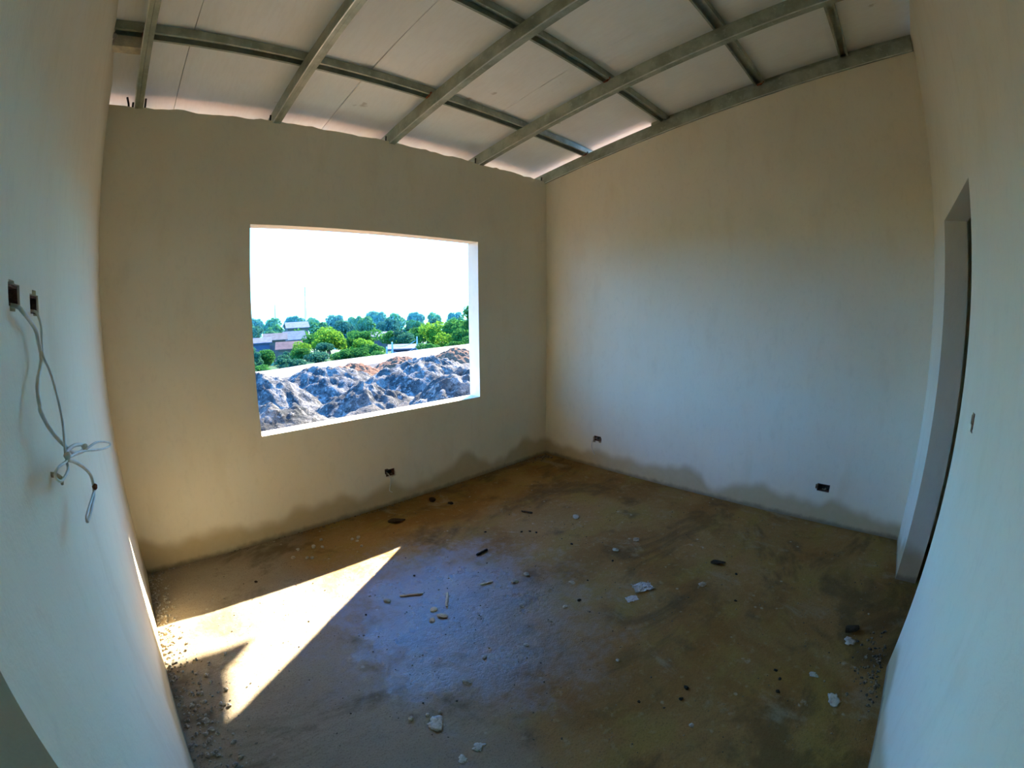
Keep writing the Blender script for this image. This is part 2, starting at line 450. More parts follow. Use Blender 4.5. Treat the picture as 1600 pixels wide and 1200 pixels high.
BEAM_LABEL = ['galvanised steel roof beam running beside the wall with the dangling cable',
              'galvanised steel roof beam, second from the wall with the dangling cable',
              'galvanised steel roof beam over the middle of the window',
              'galvanised steel roof beam, second from the wall with two socket holes',
              'galvanised steel roof beam lying on top of the wall with two socket holes']
beam_right = [-0.008, 0.874, 1.764, 2.655, XR + 0.03]
for k, xr in enumerate(beam_right):
    x0 = xr - 0.052
    y1 = YB + TH + (0.35 if k < 4 else 1.0); y0 = YF + 0.01
    root = empty('roof_beam', (x0 + 0.026, YB, ROOF_Z - ROOF_S * YB)); tag(root, BEAM_LABEL[k], 'beam', 'steel roof beams')

    def loc(ob):
        ob.matrix_parent_inverse = Matrix.Translation((-root.location.x, -root.location.y, -root.location.z)); return ob
    b = MB()      # two lipped channels, welded face to face: the halves stand a hair apart
    b.box(x0, xr - 0.027, y0, y1, ROOF_Z, ROOF_Z + BEAM_H, ROOF_S)
    b.box(x0 + 0.002, x0 + 0.004, y0, y1, ROOF_Z + 0.01, ROOF_Z + BEAM_H - 0.01, ROOF_S)
    loc(b.build('channel', M_STEEL, root))
    b = MB(); b.box(x0 - 0.0025, x0 + 0.004, y0, y1, ROOF_Z - 0.0015, ROOF_Z + 0.004, ROOF_S); loc(b.build('lip', M_GLINT, root))  # paler strip painting the bright glint along the beam's lower edge
    b = MB(); b.box(xr - 0.0255, xr, y0, y1, ROOF_Z + 0.0015, ROOF_Z + BEAM_H, ROOF_S)
    loc(b.build('channel', M_STEEL, root))
    # black anchor bars bent up beside the beam on the wall top
    offs = [(-0.012, 0.07, 0.0)] if k else [(-0.012, 0.055, 0.0), (-0.030, 0.085, -0.022), (0.062, 0.085, 0.0)]
    zt = ROOF_Z - ROOF_S * (YB + 0.03)
    for (ox, hh, lean) in offs:
        a = MB(); a.tube([(x0 + ox, YB + 0.03, zt - 0.02), (x0 + ox + lean * 0.4, YB + 0.03, zt + hh * 0.5), (x0 + ox + lean, YB + 0.028, zt + hh)], 0.0065, 6)
        loc(a.build('anchor_bar', M_BLACK, root))

PUR_LABEL = ['thin steel purlin above the beams, closest of its row to the window wall',
             'thin steel purlin above the beams, second of its row from the window wall',
             'thin steel purlin above the beams, third of its row from the window wall',
             'thin steel purlin above the beams, fourth of its row from the window wall',
             'thin steel purlin outside over the eave']
for k, (y0, y1) in enumerate([(2.440, 2.508), (1.622, 1.690), (0.782, 0.850), (0.118, 0.186), (3.30, 3.368)]):
    root = empty('roof_purlin', (1.6, (y0 + y1) / 2, ROOF_Z + BEAM_H - ROOF_S * y0)); tag(root, PUR_LABEL[k], 'purlin', 'steel roof purlins')

    def loc(ob):
        ob.matrix_parent_inverse = Matrix.Translation((-root.location.x, -root.location.y, -root.location.z)); return ob
    xa, xb = XL - 0.10, VERGE - 0.05
    z0, z1 = ROOF_Z + BEAM_H + 0.0005, ROOF_Z + SHEET; t = 0.003
    b = MB()      # lipped channel lying open side down
    b.box(xa, xb, y0, y1, z1 - t, z1, ROOF_S)
    b.box(xa, xb, y0, y0 + t, z0, z1 - t, ROOF_S); b.box(xa, xb, y1 - t, y1, z0, z1 - t, ROOF_S)
    b.box(xa, xb, y0 + t, y0 + 0.013, z0, z0 + t, ROOF_S); b.box(xa, xb, y1 - 0.013, y1 - t, z0, z0 + t, ROOF_S)
    loc(b.build('channel', M_STEEL, root))
    if k < 4:
        for i, xr in enumerate(beam_right):
            if (i + k) % 2 == 0:
                wv = MB(); x = xr - 0.055; zc = ROOF_Z + BEAM_H - ROOF_S * y0
                wv.tube([(x, y0 - 0.006, zc + 0.012), (x - 0.002, y0 + 0.02, zc - 0.008), (x, y0 + 0.05, zc - 0.012)], [0.006, 0.008, 0.005], 6)
                loc(wv.build('weld', M_RUST, root))

# mortar block and broken plaster where the purlin enters the wall with the cable
zc = ROOF_Z + BEAM_H - ROOF_S * 2.47
blk = MB(); blk.box(XL, -0.062, 2.49, 2.56, zc - 0.065, zc - 0.002)
blk = blk.build('mortar_block', simple('cream_mortar', (0.60, 0.52, 0.36), 0.9, 0, 0.2, 20, 0.4))
tag(blk, 'short cream mortar block under the purlin beside the wall', 'mortar block')
for i in range(7):
    pm = rock_mesh('lump', 40 + i, 0.6, 1, 0.5, M_PLASTER)
    s = rnd.uniform(0.012, 0.026)
    mesh_obj('plaster_lump', pm, None, wall_left, (XL + 0.004, 2.42 + 0.018 * i, zc - 0.05 + 0.012 * (i % 4)), (0, 1.57, i), (s, s, s * 0.5))

# ------------------------------------------------------------------ socket holes, cables
def box_tray(name, o, u, n, u0, u1, z0, z1, dep, label):
    """dirty recessed junction box: back plate and four thin sides, with torn knock-outs"""
    root = empty(name, Vector(o) + Vector(u) * ((u0 + u1) / 2) + Vector((0, 0, z0))); tag(root, label, 'junction box')
    o = Vector(o); u = Vector(u); n = Vector(n)

    def P(a, z, d): return o + u * a + n * d + Vector((0, 0, z)) - root.location

    def slab(mb, a0, a1, za, zb, d0, d1):
        k = len(mb.v)
        for a in (a0, a1):
            for z in (za, zb):
                for d in (d0, d1): mb.v.append(tuple(P(a, z, d)))
        mb.f += [(k, k + 1, k + 3, k + 2), (k + 4, k + 6, k + 7, k + 5), (k, k + 4, k + 5, k + 1), (k + 2, k + 3, k + 7, k + 6), (k, k + 2, k + 6, k + 4), (k + 1, k + 5, k + 7, k + 3)]
    m = MB(); slab(m, u0, u1, z0, z1, dep - 0.004, dep - 0.001); m.build('back_plate', M_BOX, root)
    t = 0.004; m = MB()
    slab(m, u0, u1, z0, z0 + t, 0.004, dep - 0.004); slab(m, u0, u1, z1 - t, z1, 0.004, dep - 0.004)
    slab(m, u0, u0 + t, z0 + t, z1 - t, 0.004, dep - 0.004); slab(m, u1 - t, u1, z0 + t, z1 - t, 0.004, dep - 0.004)
    m.build('rim', M_BRICK, root)
    for i in range(4):
        s = rnd.uniform(0.006, 0.011); a = u0 + (u1 - u0) * rnd.uniform(0.2, 0.8); z = z0 + rnd.uniform(0.006, 0.02)
        mesh_obj('mortar_crumb', rock_mesh('crumb', 60 + i, 0.8, 1, 0.5, M_MORTAR), None, root, P(a, z, dep * 0.5), (i, i * 2, 0), (s, s, s))
    return root


box_tray('socket_box', (0, YB, 0), (1, 0, 0), (0, 1, 0), 1.614, 1.690, 0.242, 0.296, 0.05, 'open black socket hole under the window with a short hanging wire')
box_tray('socket_box', (XR, 0, 0), (0, 1, 0), (1, 0, 0), 2.288, 2.364, 0.264, 0.310, 0.05, 'open black socket hole near the wall corner with a thin hanging wire')
box_tray('socket_box', (XR, 0, 0), (0, 1, 0), (1, 0, 0), 0.228, 0.320, 0.248, 0.304, 0.05, 'open socket hole with crumbling edges near the doorway wall, no wire')
box_tray('switch_box', (XL, 0, 0), (0, 1, 0), (-1, 0, 0), 0.858, 0.938, 1.551, 1.584, 0.05, 'rough switch hole feeding the thick grey cable, farther from the window')
box_tray('switch_box', (XL, 0, 0), (0, 1, 0), (-1, 0, 0), 1.028, 1.110, 1.543, 1.576, 0.05, 'rough switch hole feeding the thin grey cable, closer to the window')
box_tray('switch_box', (0, YF, 0), (1, 0, 0), (0, -1, 0), 1.737, 1.773, 1.170, 1.230, 0.04, 'small dark switch hole beside the doorway')

CABLE1 = [(-0.250,0.915,1.556),(-0.207,0.881,1.549),(-0.192,0.870,1.537),(-0.192,0.926,1.522),(-0.192,0.966,1.507),(-0.192,0.981,1.486),(-0.192,0.994,1.463),(-0.192,0.977,1.445),(-0.192,0.939,1.426),(-0.192,0.919,1.407),(-0.187,0.897,1.384),(-0.182,0.873,1.380),(-0.177,0.884,1.356),(-0.172,0.919,1.327),(-0.162,0.942,1.303),(-0.157,0.959,1.289),(-0.152,1.018,1.271),(-0.152,1.103,1.257),(-0.152,1.086,1.271),(-0.152,0.979,1.294),(-0.157,0.923,1.298),(-0.157,0.893,1.297)]
LOOP2 = [(-0.157,0.895,1.293),(-0.154,0.969,1.279),(-0.152,1.064,1.260),(-0.142,1.057,1.265),(-0.127,1.112,1.264),(-0.122,1.256,1.234),(-0.117,1.418,1.192),(-0.122,1.369,1.193),(-0.127,1.166,1.237),(-0.142,1.056,1.264),(-0.152,0.983,1.278),(-0.157,0.899,1.289)]
CABLE2 = [(-0.250,1.085,1.549),(-0.207,1.036,1.545),(-0.197,1.027,1.532),(-0.192,1.020,1.513),(-0.192,1.015,1.489),(-0.187,0.987,1.462),(-0.182,1.006,1.437),(-0.177,1.004,1.416),(-0.172,0.994,1.395),(-0.167,0.983,1.368),(-0.162,0.956,1.338),(-0.157,0.909,1.315),(-0.157,0.893,1.298),(-0.157,0.890,1.289),(-0.162,0.838,1.294),(-0.167,0.821,1.289),(-0.167,0.820,1.281),(-0.162,0.829,1.273),(-0.157,0.856,1.274),(-0.157,0.893,1.275),(-0.157,0.894,1.286)]
TAIL = [(-0.157,0.905,1.288),(-0.152,0.962,1.267),(-0.152,1.061,1.228),(-0.152,1.136,1.190),(-0.152,1.142,1.163),(-0.152,1.132,1.156)]
STRAND = [(-0.152,1.132,1.156),(-0.157,1.078,1.151),(-0.162,1.000,1.148),(-0.162,0.996,1.138),(-0.157,1.038,1.142),(-0.152,1.104,1.149),(-0.152,1.132,1.156)]
root = empty('cable', (XL, 0.9, 1.55)); tag(root, 'two grey cables hanging from wall holes, knotted together in loops with a doubled end', 'cable')


def ploc(ob, root):
    ob.matrix_parent_inverse = Matrix.Translation(-Vector(root.location)); return ob


for nm, pts, r in (('cord', CABLE1, 0.0038), ('loop', LOOP2, 0.0026), ('tail', TAIL, 0.0040), ('strand', STRAND, 0.0030)):
    m = MB(); m.tube(smoothpath(pts), r, 7); ploc(m.build(nm, M_CABLE, root, smooth=True), root)
for i, p in enumerate([(-0.157, 0.893, 1.291), (-0.152, 1.134, 1.158), (-0.147, 1.070, 1.262)]):
    k = mesh_obj('knot', rock_mesh('knot', 80 + i, 1.0, 2, 0.3, M_CABLE if i != 1 else M_RUST, True), None, root, p, (0.3, 0.5, 0.2), (0.0065, 0.0075, 0.0075)); ploc(k, root)
m = MB(); m.tube(smoothpath(CABLE2), 0.0026, 7); ploc(m.build('cord', M_CABLE, root, smooth=True), root)
m = MB(); m.tube([(-0.236, 1.006, 1.247), (-0.204, 1.000, 1.240), (-0.190, 0.985, 1.234), (-0.189, 0.972, 1.228)], [0.006, 0.006, 0.005, 0.003], 6)
tag(m.build('wall_peg', M_STICK), 'short wooden peg in the wall holding up the cable loop', 'peg')
m = MB(); m.tube(smoothpath([(1.640, 3.015, 0.262), (1.638, 2.966, 0.246), (1.643, 2.964, 0.198), (1.631, 2.962, 0.158), (1.625, 2.960, 0.128), (1.646, 2.958, 0.110)]), 0.0035, 6)
tag(m.build('wire', M_CABLE, None, True), 'short pale wire hanging from the socket hole under the window', 'wire')
m = MB(); m.tube(smoothpath([(3.535, 2.352, 0.285), (3.488, 2.369, 0.272), (3.482, 2.381, 0.215), (3.482, 2.368, 0.166), (3.480, 2.340, 0.128)]), 0.0030, 6)
tag(m.build('wire', M_CABLE, None, True), 'thin grey wire hanging from the socket hole near the wall corner', 'wire')

# ------------------------------------------------------------------ litter on the floor
def on_floor(x, y, dz=0.0): return (x, y, floor_h(x, y) + dz)


def stick(name, p, q, r, mat, label, cat, group=None, bend=0.003, flat=0.6):
    P0, P1 = Vector((*p, 0)), Vector((*q, 0)); L = (P1 - P0).length; m = MB()
    n = 8; pts = []; rr = []
    for i in range(n + 1):
        t = i / n - 0.5
        pts.append((t * L, bend * fbm(t * 5 + L * 31, 1.3, p[0]), 0)); rr.append(r * (0.75 + 0.5 * abs(fbm(t * 9, p[0] * 3.1, 2.0))) * (0.7 if i in (0, n) else 1))
    m.tube(pts, rr, 6)
    for i, v in enumerate(m.v): m.v[i] = (v[0], v[1], max(v[2] * flat + r * flat, 0))
    o = m.build(name, mat); c = (P0 + P1) / 2
    o.location = on_floor(c.x, c.y, 0.001); o.rotation_euler = (0, 0, math.atan2(P1.y - P0.y, P1.x - P0.x))
    return tag(o, label, cat, group)


stick('black_stick', (1.624, 1.930), (1.717, 1.935), 0.011, M_CLOD, 'short charred black stick lying at the edge of the damp patch', 'stick', flat=0.7)
stick('wood_splinter', (1.026, 1.879), (1.138, 1.819), 0.008, M_STICK, 'long pale wood splinter on the damp patch, beside the sunlit floor', 'splinter')
stick('wood_splinter', (1.241, 1.736), (1.159, 1.637), 0.009, M_STICK, 'pale wood splinter on the damp patch pointing at three mortar chips', 'splinter')
stick('wood_splinter', (1.428, 1.673), (1.498, 1.648), 0.007, M_STICK, 'small brown wood splinter at the dry edge of the damp patch', 'splinter')
stick('dark_stick', (2.284, 2.172), (2.316, 2.090), 0.011, M_LEAF_DRY, 'dark dry twig on the bare floor towards the far corner', 'twig')


def lump(name, x, y, s, flat, mat, seed, label, cat, group, ax=1.0, rough=0.4):
    me = rock_mesh(name, seed, flat, 3 if rough > 1 else 2, rough, mat, rough > 1)
    o = mesh_obj(name, me, None, None, on_floor(x, y, -0.15 * s * flat), (0, 0, seed * 1.7), (s * ax, s, s))
    return tag(o, label, cat, group)


CHIPS = [(1.096,1.663,.016),(1.094,1.590,.019),(1.035,1.596,.014),(0.949,1.885,.016),(1.685,1.562,.016),(1.585,1.560,.018),(1.448,1.375,.012),(2.233,0.714,.020),(2.269,1.327,.018),(2.471,1.294,.022),(1.795,1.313,.015),(1.595,1.203,.012),(0.886,1.156,.014),(1.047,1.221,.011),(1.240,1.145,.010),(2.484,1.809,.025)]
for i, (x, y, s) in enumerate(CHIPS):
    on_wet = i < 3
    lump('mortar_chip', x, y, s, 0.32, M_STICK if on_wet else M_MORTAR, 100 + i,
         'pale mortar chip in the cluster of three on the damp patch' if on_wet else 'flat grey mortar chip lying loose on the concrete floor', 'mortar chip',
         'three chips on the damp patch' if on_wet else 'loose mortar chips on the floor', 1.4)
PL = [(0.651,1.069,.024,'large white plaster splash on the floor beyond the damp patch'), (0.696,0.869,.015,'oval white plaster drop near the ring-shaped drop'), (0.617,0.864,.014,'small ring-shaped white plaster drop on the floor'),
      (2.149,-0.146,.024,'crumbly pale plaster splash in front of the doorway'), (1.828,-0.026,.014,'small yellowish plaster splash near the doorway wall'), (1.713,-0.144,.022,'long pale plaster splash at the foot of the doorway wall')]
for i, (x, y, s, lb) in enumerate(PL):
    lump('plaster_splash', x, y, s, 0.12, M_PLASTER, 130 + i, lb, 'plaster splash', None, 1.35, 1.1)
PEB = [(1.425,0.765,.011),(1.277,0.325,.012),(0.593,1.142,.012),(0.700,1.098,.010),(0.654,1.118,.010),(1.166,2.630,.017),(1.125,2.641,.014),(1.139,2.597,.013),(1.132,2.520,.011),(0.914,2.666,.014),(0.948,2.766,.013),(0.700,2.654,.016),(0.765,2.731,.015),(0.865,2.702,.018),(0.805,2.580,.015),(0.777,2.600,.014)]
for i, (x, y, s) in enumerate(PEB):
    far = i >= 5
    lump('pebble', x, y, s * 0.85, 0.7, M_PEBBLE, 150 + i, 'pale pebble among those strewn under the window' if far else 'single whitish pebble out on the open floor', 'pebble', 'pebbles under the window' if far else 'pebbles on the open floor')
CL = [(1.205,2.001,.012),(1.876,2.125,.014),(0.798,1.848,.010),(1.689,1.182,.016),(1.873,1.262,.009),(2.458,0.586,.014),(2.145,1.589,.013),(2.143,1.269,.012),(2.184,0.492,.013),(1.451,0.437,.016),(1.383,0.426,.014),(1.267,0.558,.011),(1.637,0.088,.016),(1.765,0.137,.013),(1.718,0.104,.012),(1.924,2.811,.032),(1.994,2.667,.024),(0.406,2.507,.016),(2.047,1.946,.013),(2.093,1.910,.012),(2.109,1.866,.013)]
for i, (x, y, s) in enumerate(CL):
    big = s > 0.02
    lump('soil_clod', x, y, s * (0.8 if big else 0.6), 0.5, M_CLOD, 180 + i, 'big dark soil clod close to the window wall' if big else 'small black soil clod on the concrete floor', 'soil clod', 'big clods by the window wall' if big else 'small clods on the floor', 1.2, 0.6)


def leaf(x, y, s, rz, label):
    m = MB(); n = 9
    for i in range(n):
        t = i / (n - 1); wd = s * 0.3 * math.sin(math.pi * min(1, t * 0.95 + 0.03)) + 0.0005
        for k in (-1, 0, 1): m.v.append((s * (t - 0.5), k * wd, 0.004 + 0.006 * math.sin(t * 5 + k) + (0.004 if k else 0.001)))
    for i in range(n - 1):
        for k in range(2): m.f.append((i * 3 + k, i * 3 + k + 1, i * 3 + k + 4, i * 3 + k + 3))
    o = m.build('dry_leaf', M_LEAF_DRY, None, True); sol = o.modifiers.new('thick', 'SOLIDIFY'); sol.thickness = 0.0012
    o.location = on_floor(x, y, 0.002); o.rotation_euler = (0, 0, rz); return tag(o, label, 'leaf')


leaf(2.520, 0.727, 0.10, -0.9, 'dry black leaf in the middle of the bare floor'); leaf(2.247, -0.146, 0.11, -0.6, 'dry dark leaf in front of the doorway')
leaf(1.508, 2.682, 0.13, -0.35, 'dry brown leaf on the floor under the window')
# crumpled film and its torn strip
for nm, (x, y), s, lb in (('plastic_scrap', (2.004, 0.977), 0.075, 'crumpled white plastic scrap on the middle of the floor'), ('plastic_scrap', (1.878, 0.970), 0.045, 'flat torn strip beside the crumpled white plastic scrap')):
    m = MB(); n = 12
    for j in range(n):
        for i in range(n):
            u, v = i / (n - 1) - 0.5, j / (n - 1) - 0.5; hh = 0.024 if s > 0.06 else 0.006
            m.v.append((s * (u * 1.5 + 0.25 * fbm(u * 4, v * 4, s)), s * (v + 0.25 * fbm(u * 4, v * 4, 3 + s)), 0.003 + hh * abs(fbm(u * 5, v * 5, 9 + s * 40, 5))))
    for j in range(n - 1):
        for i in range(n - 1): m.f.append((j * n + i, j * n + i + 1, (j + 1) * n + i + 1, (j + 1) * n + i))
    o = m.build(nm, M_PAPER); sol = o.modifiers.new('thick', 'SOLIDIFY'); sol.thickness = 0.001
    o.location = on_floor(x, y); o.rotation_euler = (0, 0, -0.5); tag(o, lb, 'plastic scrap')


def scatter(name, spots, mat, label, kind='stuff', cat=None, seed=3, sub=1):
    """many small stones joined in one mesh"""
    r = random.Random(seed); protos = []
    for k in range(5):
        me = rock_mesh('p', seed * 10 + k, 0.7, sub, 0.5); protos.append(([tuple(v.co) for v in me.vertices], [tuple(p.vertices) for p in me.polygons])); bpy.data.meshes.remove(me)
    m = MB()
    for (x, y, z, s) in spots:
        vs, fs = r.choice(protos); n = len(m.v); a = r.uniform(0, 6.28); ca, sa = math.cos(a), math.sin(a); ex = r.uniform(0.8, 1.5)
        for v in vs: m.v.append((x + s * (v[0] * ex * ca - v[1] * sa), y + s * (v[0] * ex * sa + v[1] * ca), z + s * (v[2] - 0.15)))
        m.f += [tuple(n + i for i in f) for f in fs]
    me = bpy.data.meshes.new(name); me.from_pydata(m.v, [], m.f); me.materials.append(mat)
    o = bpy.data.objects.new(name, me); col.objects.link(o); return tag(o, label, cat, None, kind)


sp1 = []
for i in range(900):       # crumbs banked against the wall with the cable
    y = rnd.uniform(0.5, 2.95); x = XL + 0.006 + abs(rnd.gauss(0, 0.10)) * (1.0 if y < 2.0 else 0.5); s = rnd.choice([0.003, 0.004, 0.005, 0.007, 0.010])
    sp1.append((x, y, floor_h(x, y), s))
sp2 = sp1
for i in range(1500):
    x, y = rnd.uniform(XL + .05, XR - .03), rnd.uniform(YF + .03, YB - .05); s = rnd.choice([0.0015, 0.002, 0.0025, 0.003, 0.0045])
    sp2.append((x, y, floor_h(x, y), s))
for i in range(260):       # corner and doorway-wall crumbs
    if i % 2: x, y = 3.44 - abs(rnd.gauss(0, .10)), 2.93 - abs(rnd.gauss(0, .05))
    else: x, y = rnd.gauss(2.0, 0.14), YF + 0.02 + abs(rnd.gauss(0, .07))
    sp2.append((x, y, floor_h(x, y), rnd.uniform(0.003, 0.009)))
for i in range(300):
    x, y = rnd.uniform(XL, XR), YB - 0.004 - abs(rnd.gauss(0, 0.02)); sp2.append((x, y, floor_h(x, y), rnd.uniform(.002, .006)))
KEEP = [(p[0], p[1], p[2] * 1.5) for p in PL] + [(x, y, 0.05) for (x, y, z) in PEB + CL + CHIPS]
sp2 = [p for p in sp2 if all((p[0] - k[0]) ** 2 + (p[1] - k[1]) ** 2 > k[2] ** 2 for k in KEEP)]
t = NT('mortar_grit'); x, y, z = t.sep(); vn = t.noise(70, 2)
near = t.ramp(x, 0.0, 0.5)
t.color(t.mix(t.ramp(vn, 0.35, 0.65), t.mix(near, (0.20, 0.17, 0.12), (0.05, 0.035, 0.02)), t.mix(near, (0.42, 0.38, 0.30), (0.26, 0.20, 0.12)))); t.rough(0.9)
scatter('gravel', sp2, t.m, 'mortar crumbs and brown grit strewn over the floor and banked along the walls', cat='gravel', seed=5)

# ------------------------------------------------------------------ outside: building plot, road, valley
def polar(az, D): a = math.radians(az); return D * math.sin(a), D * math.cos(a)


def sstep(a, b, t): t = max(0, min(1, (t - a) / (b - a))); return t * t * (3 - 2 * t)


RD = Vector((0.967, 0.253)); RN = Vector((-0.253, 0.967)); R0 = Vector((5.6, 18.9))      # road direction, its normal, a point on it


def ridged(x, y, z=0.0, o=4):
    return 1.0 - 2.0 * abs(mnoise.fractal(Vector((x, y, z)), 1.0, 2.0, o))


def ground_h(x, y):
    s = (x - R0.x) * RN.x + (y - R0.y) * RN.y                      # signed distance to the road line
    h = -0.45 + 0.16 * fbm(x * 0.35, y * 0.35, 1.0) + 0.06 * ridged(x * 1.3, y * 1.3, 4.0) + 0.05 * ridged(x * 4.0, y * 4.0, 6.0, 3) - 0.08
    # spoil bank thrown up along the house, ribbed by the digger bucket
    yb = y - (5.6 + 0.10 * x); bank = math.exp(-(yb / 0.85) ** 2)
    h += bank * (0.66 - 0.035 * x + 0.07 * math.sin(x * 9 + 2.0 * fbm(x, y)) + 0.10 * fbm(x * 2.2, y * 2.2, 2.2))
    h = h * (1 - sstep(-7, -1.5, s)) + (-0.9) * sstep(-7, -1.5, s)
    if s > 1.6: h -= 0.085 * (s - 1.6) + 0.5 * sstep(1.6, 5, s)
    return max(h, -7.5) if s > 0 else h


def ground_material():
    t = NT('grey_spoil'); n1 = t.noise(0.5, 5, 0.6); n2 = t.noise(2.6, 6, 0.65); n3 = t.noise(14, 5, 0.65)
    c = t.mix(t.ramp(n1, 0.35, 0.65), (0.040, 0.034, 0.026), (0.080, 0.066, 0.048))
    c = t.mix(t.math('MULTIPLY', t.ramp(n2, 0.5, 0.7), 0.8), c, (0.125, 0.104, 0.078))
    c = t.mix(t.math('MULTIPLY', t.ramp(n3, 0.5, 0.64), 0.8), c, (0.012, 0.015, 0.014))
    c = t.mix(t.math('MULTIPLY', t.ramp(t.noise(1.1, 5, 0.6), 0.58, 0.68), 0.55), c, (0.012, 0.026, 0.012))
    x, y, z = t.sep()
    red_bounce = t.math('SUBTRACT', 1.0, t.ramp(t.math('ADD', t.math('MULTIPLY', y, 0.1), t.math('MULTIPLY', n2, 0.06)), 0.44, 0.52))     # unseen soil by the house, coloured red for warm bounce light
    c = t.mix(red_bounce, c, t.mix(n2, (0.24, 0.115, 0.06), (0.34, 0.19, 0.11)))
    # past the road the slope is overgrown
    s_ = t.math('ADD', t.math('MULTIPLY', t.math('SUBTRACT', x, 5.6), -0.253), t.math('MULTIPLY', t.math('SUBTRACT', y, 18.9), 0.967))
    c = t.mix(t.ramp(t.math('ADD', t.math('MULTIPLY', s_, 0.1), t.math('MULTIPLY', n2, 0.1)), 0.18, 0.28), c, t.mix(n2, (0.012, 0.032, 0.009), (0.035, 0.07, 0.018)))
    t.color(c); t.rough(0.95); t.b.inputs['Specular IOR Level'].default_value = 0.05
    b = t.bump(n2, 0.8, 0.12); t.bump(n3, 0.9, 0.05, b); return t.m


M_GROUND = ground_material()
M_HEAP = None
mb = MB(); gx = frange(-14, 46, 0.2); gy = []; yv = YB + TH
while yv < 46: gy.append(yv); yv += 0.09 + 0.012 * (yv - 3)
nx = len(gx)
for y in gy:
    for x in gx: mb.v.append((x, y, ground_h(x, y)))
for j in range(len(gy) - 1):
    for i in range(nx - 1): mb.f.append((j * nx + i, j * nx + i + 1, (j + 1) * nx + i + 1, (j + 1) * nx + i))
tag(mb.build('ground', M_GROUND, smooth=True), 'churned grey spoil on the plot outside the window', kind='structure')
mb = MB()
for (xa, xb, ya, yb2) in ((XR + TH, 46, -30, YB + TH), (-14, -2.54, -30, YB + TH), (-2.54, XR + TH, -30, -2.74)): mb.quad((xa, ya, -0.45), (xb, ya, -0.45), (xb, yb2, -0.45), (xa, yb2, -0.45))
tag(mb.build('ground_around_house', M_GROUND), 'bare ground around the house', kind='structure')

# pale dirt road on the rim of the plot
mb = MB(); t0, t1, n = -14, 36, 90
for i in range(n + 1):
    t = t0 + (t1 - t0) * i / n
    for s_, z in ((-1.3, -1.05), (-1.0, -0.86), (-0.15, -0.85), (0.1, -0.80), (0.55, -0.74), (1.1, -0.78), (1.5, -1.05)):
        p = R0 + RD * t + RN * s_; mb.v.append((p.x, p.y, z + 0.025 * fbm(p.x * 0.8, p.y * 0.8, s_)))
for i in range(n):
    for k in range(6): mb.f.append((i * 7 + k, i * 7 + k + 1, (i + 1) * 7 + k + 1, (i + 1) * 7 + k))
M_ROAD = simple('pale_dirt', (0.105, 0.090, 0.066), 0.95, 0, 0.22, 1.5, 0.4)
tag(mb.build('road', M_ROAD, smooth=True), 'pale dirt road along the rim of the plot', kind='structure')

# valley floor and far plain
M_FIELD = simple('valley_scrub', (0.055, 0.095, 0.035), 0.95, 0, 0.45, 0.12, 0.5)
mb = MB(); us = frange(-320, 900, 30); vs = frange(40, 1400, 34); n = len(us)
for v in vs:
    for u in us: mb.v.append((u, v, -8.6 + 1.2 * fbm(u * 0.01, v * 0.01)))
for j in range(len(vs) - 1):
    for i in range(n - 1): mb.f.append((j * n + i, j * n + i + 1, (j + 1) * n + i + 1, (j + 1) * n + i))
tag(mb.build('valley', M_FIELD, smooth=True), 'green valley floor beyond the road', kind='structure')


def heap(x, y, r, top, mat, seed, name, label, cat, group, sharp=1.9):
    m = MB(); nr, na = 34, 110; base = ground_h(x, y) - 0.15
    for i in range(nr + 1):
        q_ = i / nr
        for k in range(na):
            a = 2 * math.pi * k / na; px, py = x + r * q_ * math.cos(a) * 1.25, y + r * q_ * math.sin(a)
            hh = (top - base) * (1 - q_ ** sharp) ** 1.15
            hh += (0.14 * fbm(px * 0.7 + seed, py * 0.7, 1) - 0.05 + 0.10 * ridged(px * 2.1 + seed, py * 2.1, 2) + 0.10 * fbm(px * 6, py * 6, seed)) * (1 - q_) ** 0.4 * min(1, top - base)
            m.v.append((px, py, base - 0.1 * q_ + hh))
    for i in range(nr):
        for k in range(na): m.f.append((i * na + k, (i + 1) * na + k, (i + 1) * na + (k + 1) % na, i * na + (k + 1) % na))
    o = m.build(name, mat, None, True); return tag(o, label, cat, group)


def heap_material(name, a, b, dark):
    t = NT(name); n2 = t.noise(3.2, 6, 0.65); n3 = t.noise(17, 5, 0.65)
    c = t.mix(t.ramp(n2, 0.38, 0.66), a, b); c = t.mix(t.math('MULTIPLY', t.ramp(n3, 0.5, 0.66), 0.75), c, dark)
    c = t.mix(t.math('MULTIPLY', t.ramp(t.noise(8, 8, 0.8), 0.53, 0.60), 0.6), c, tuple(min(1, v * 2.0) for v in b))
    c = t.mix(t.math('MULTIPLY', t.ramp(t.noise(5, 8, 0.8, dist=0.4), 0.56, 0.62), 0.7), c, tuple(v * 0.8 for v in dark))
    t.color(c); t.rough(0.95); t.b.inputs['Specular IOR Level'].default_value = 0.05; bb = t.bump(n2, 0.8, 0.10); t.bump(n3, 0.9, 0.04, bb); return t.m


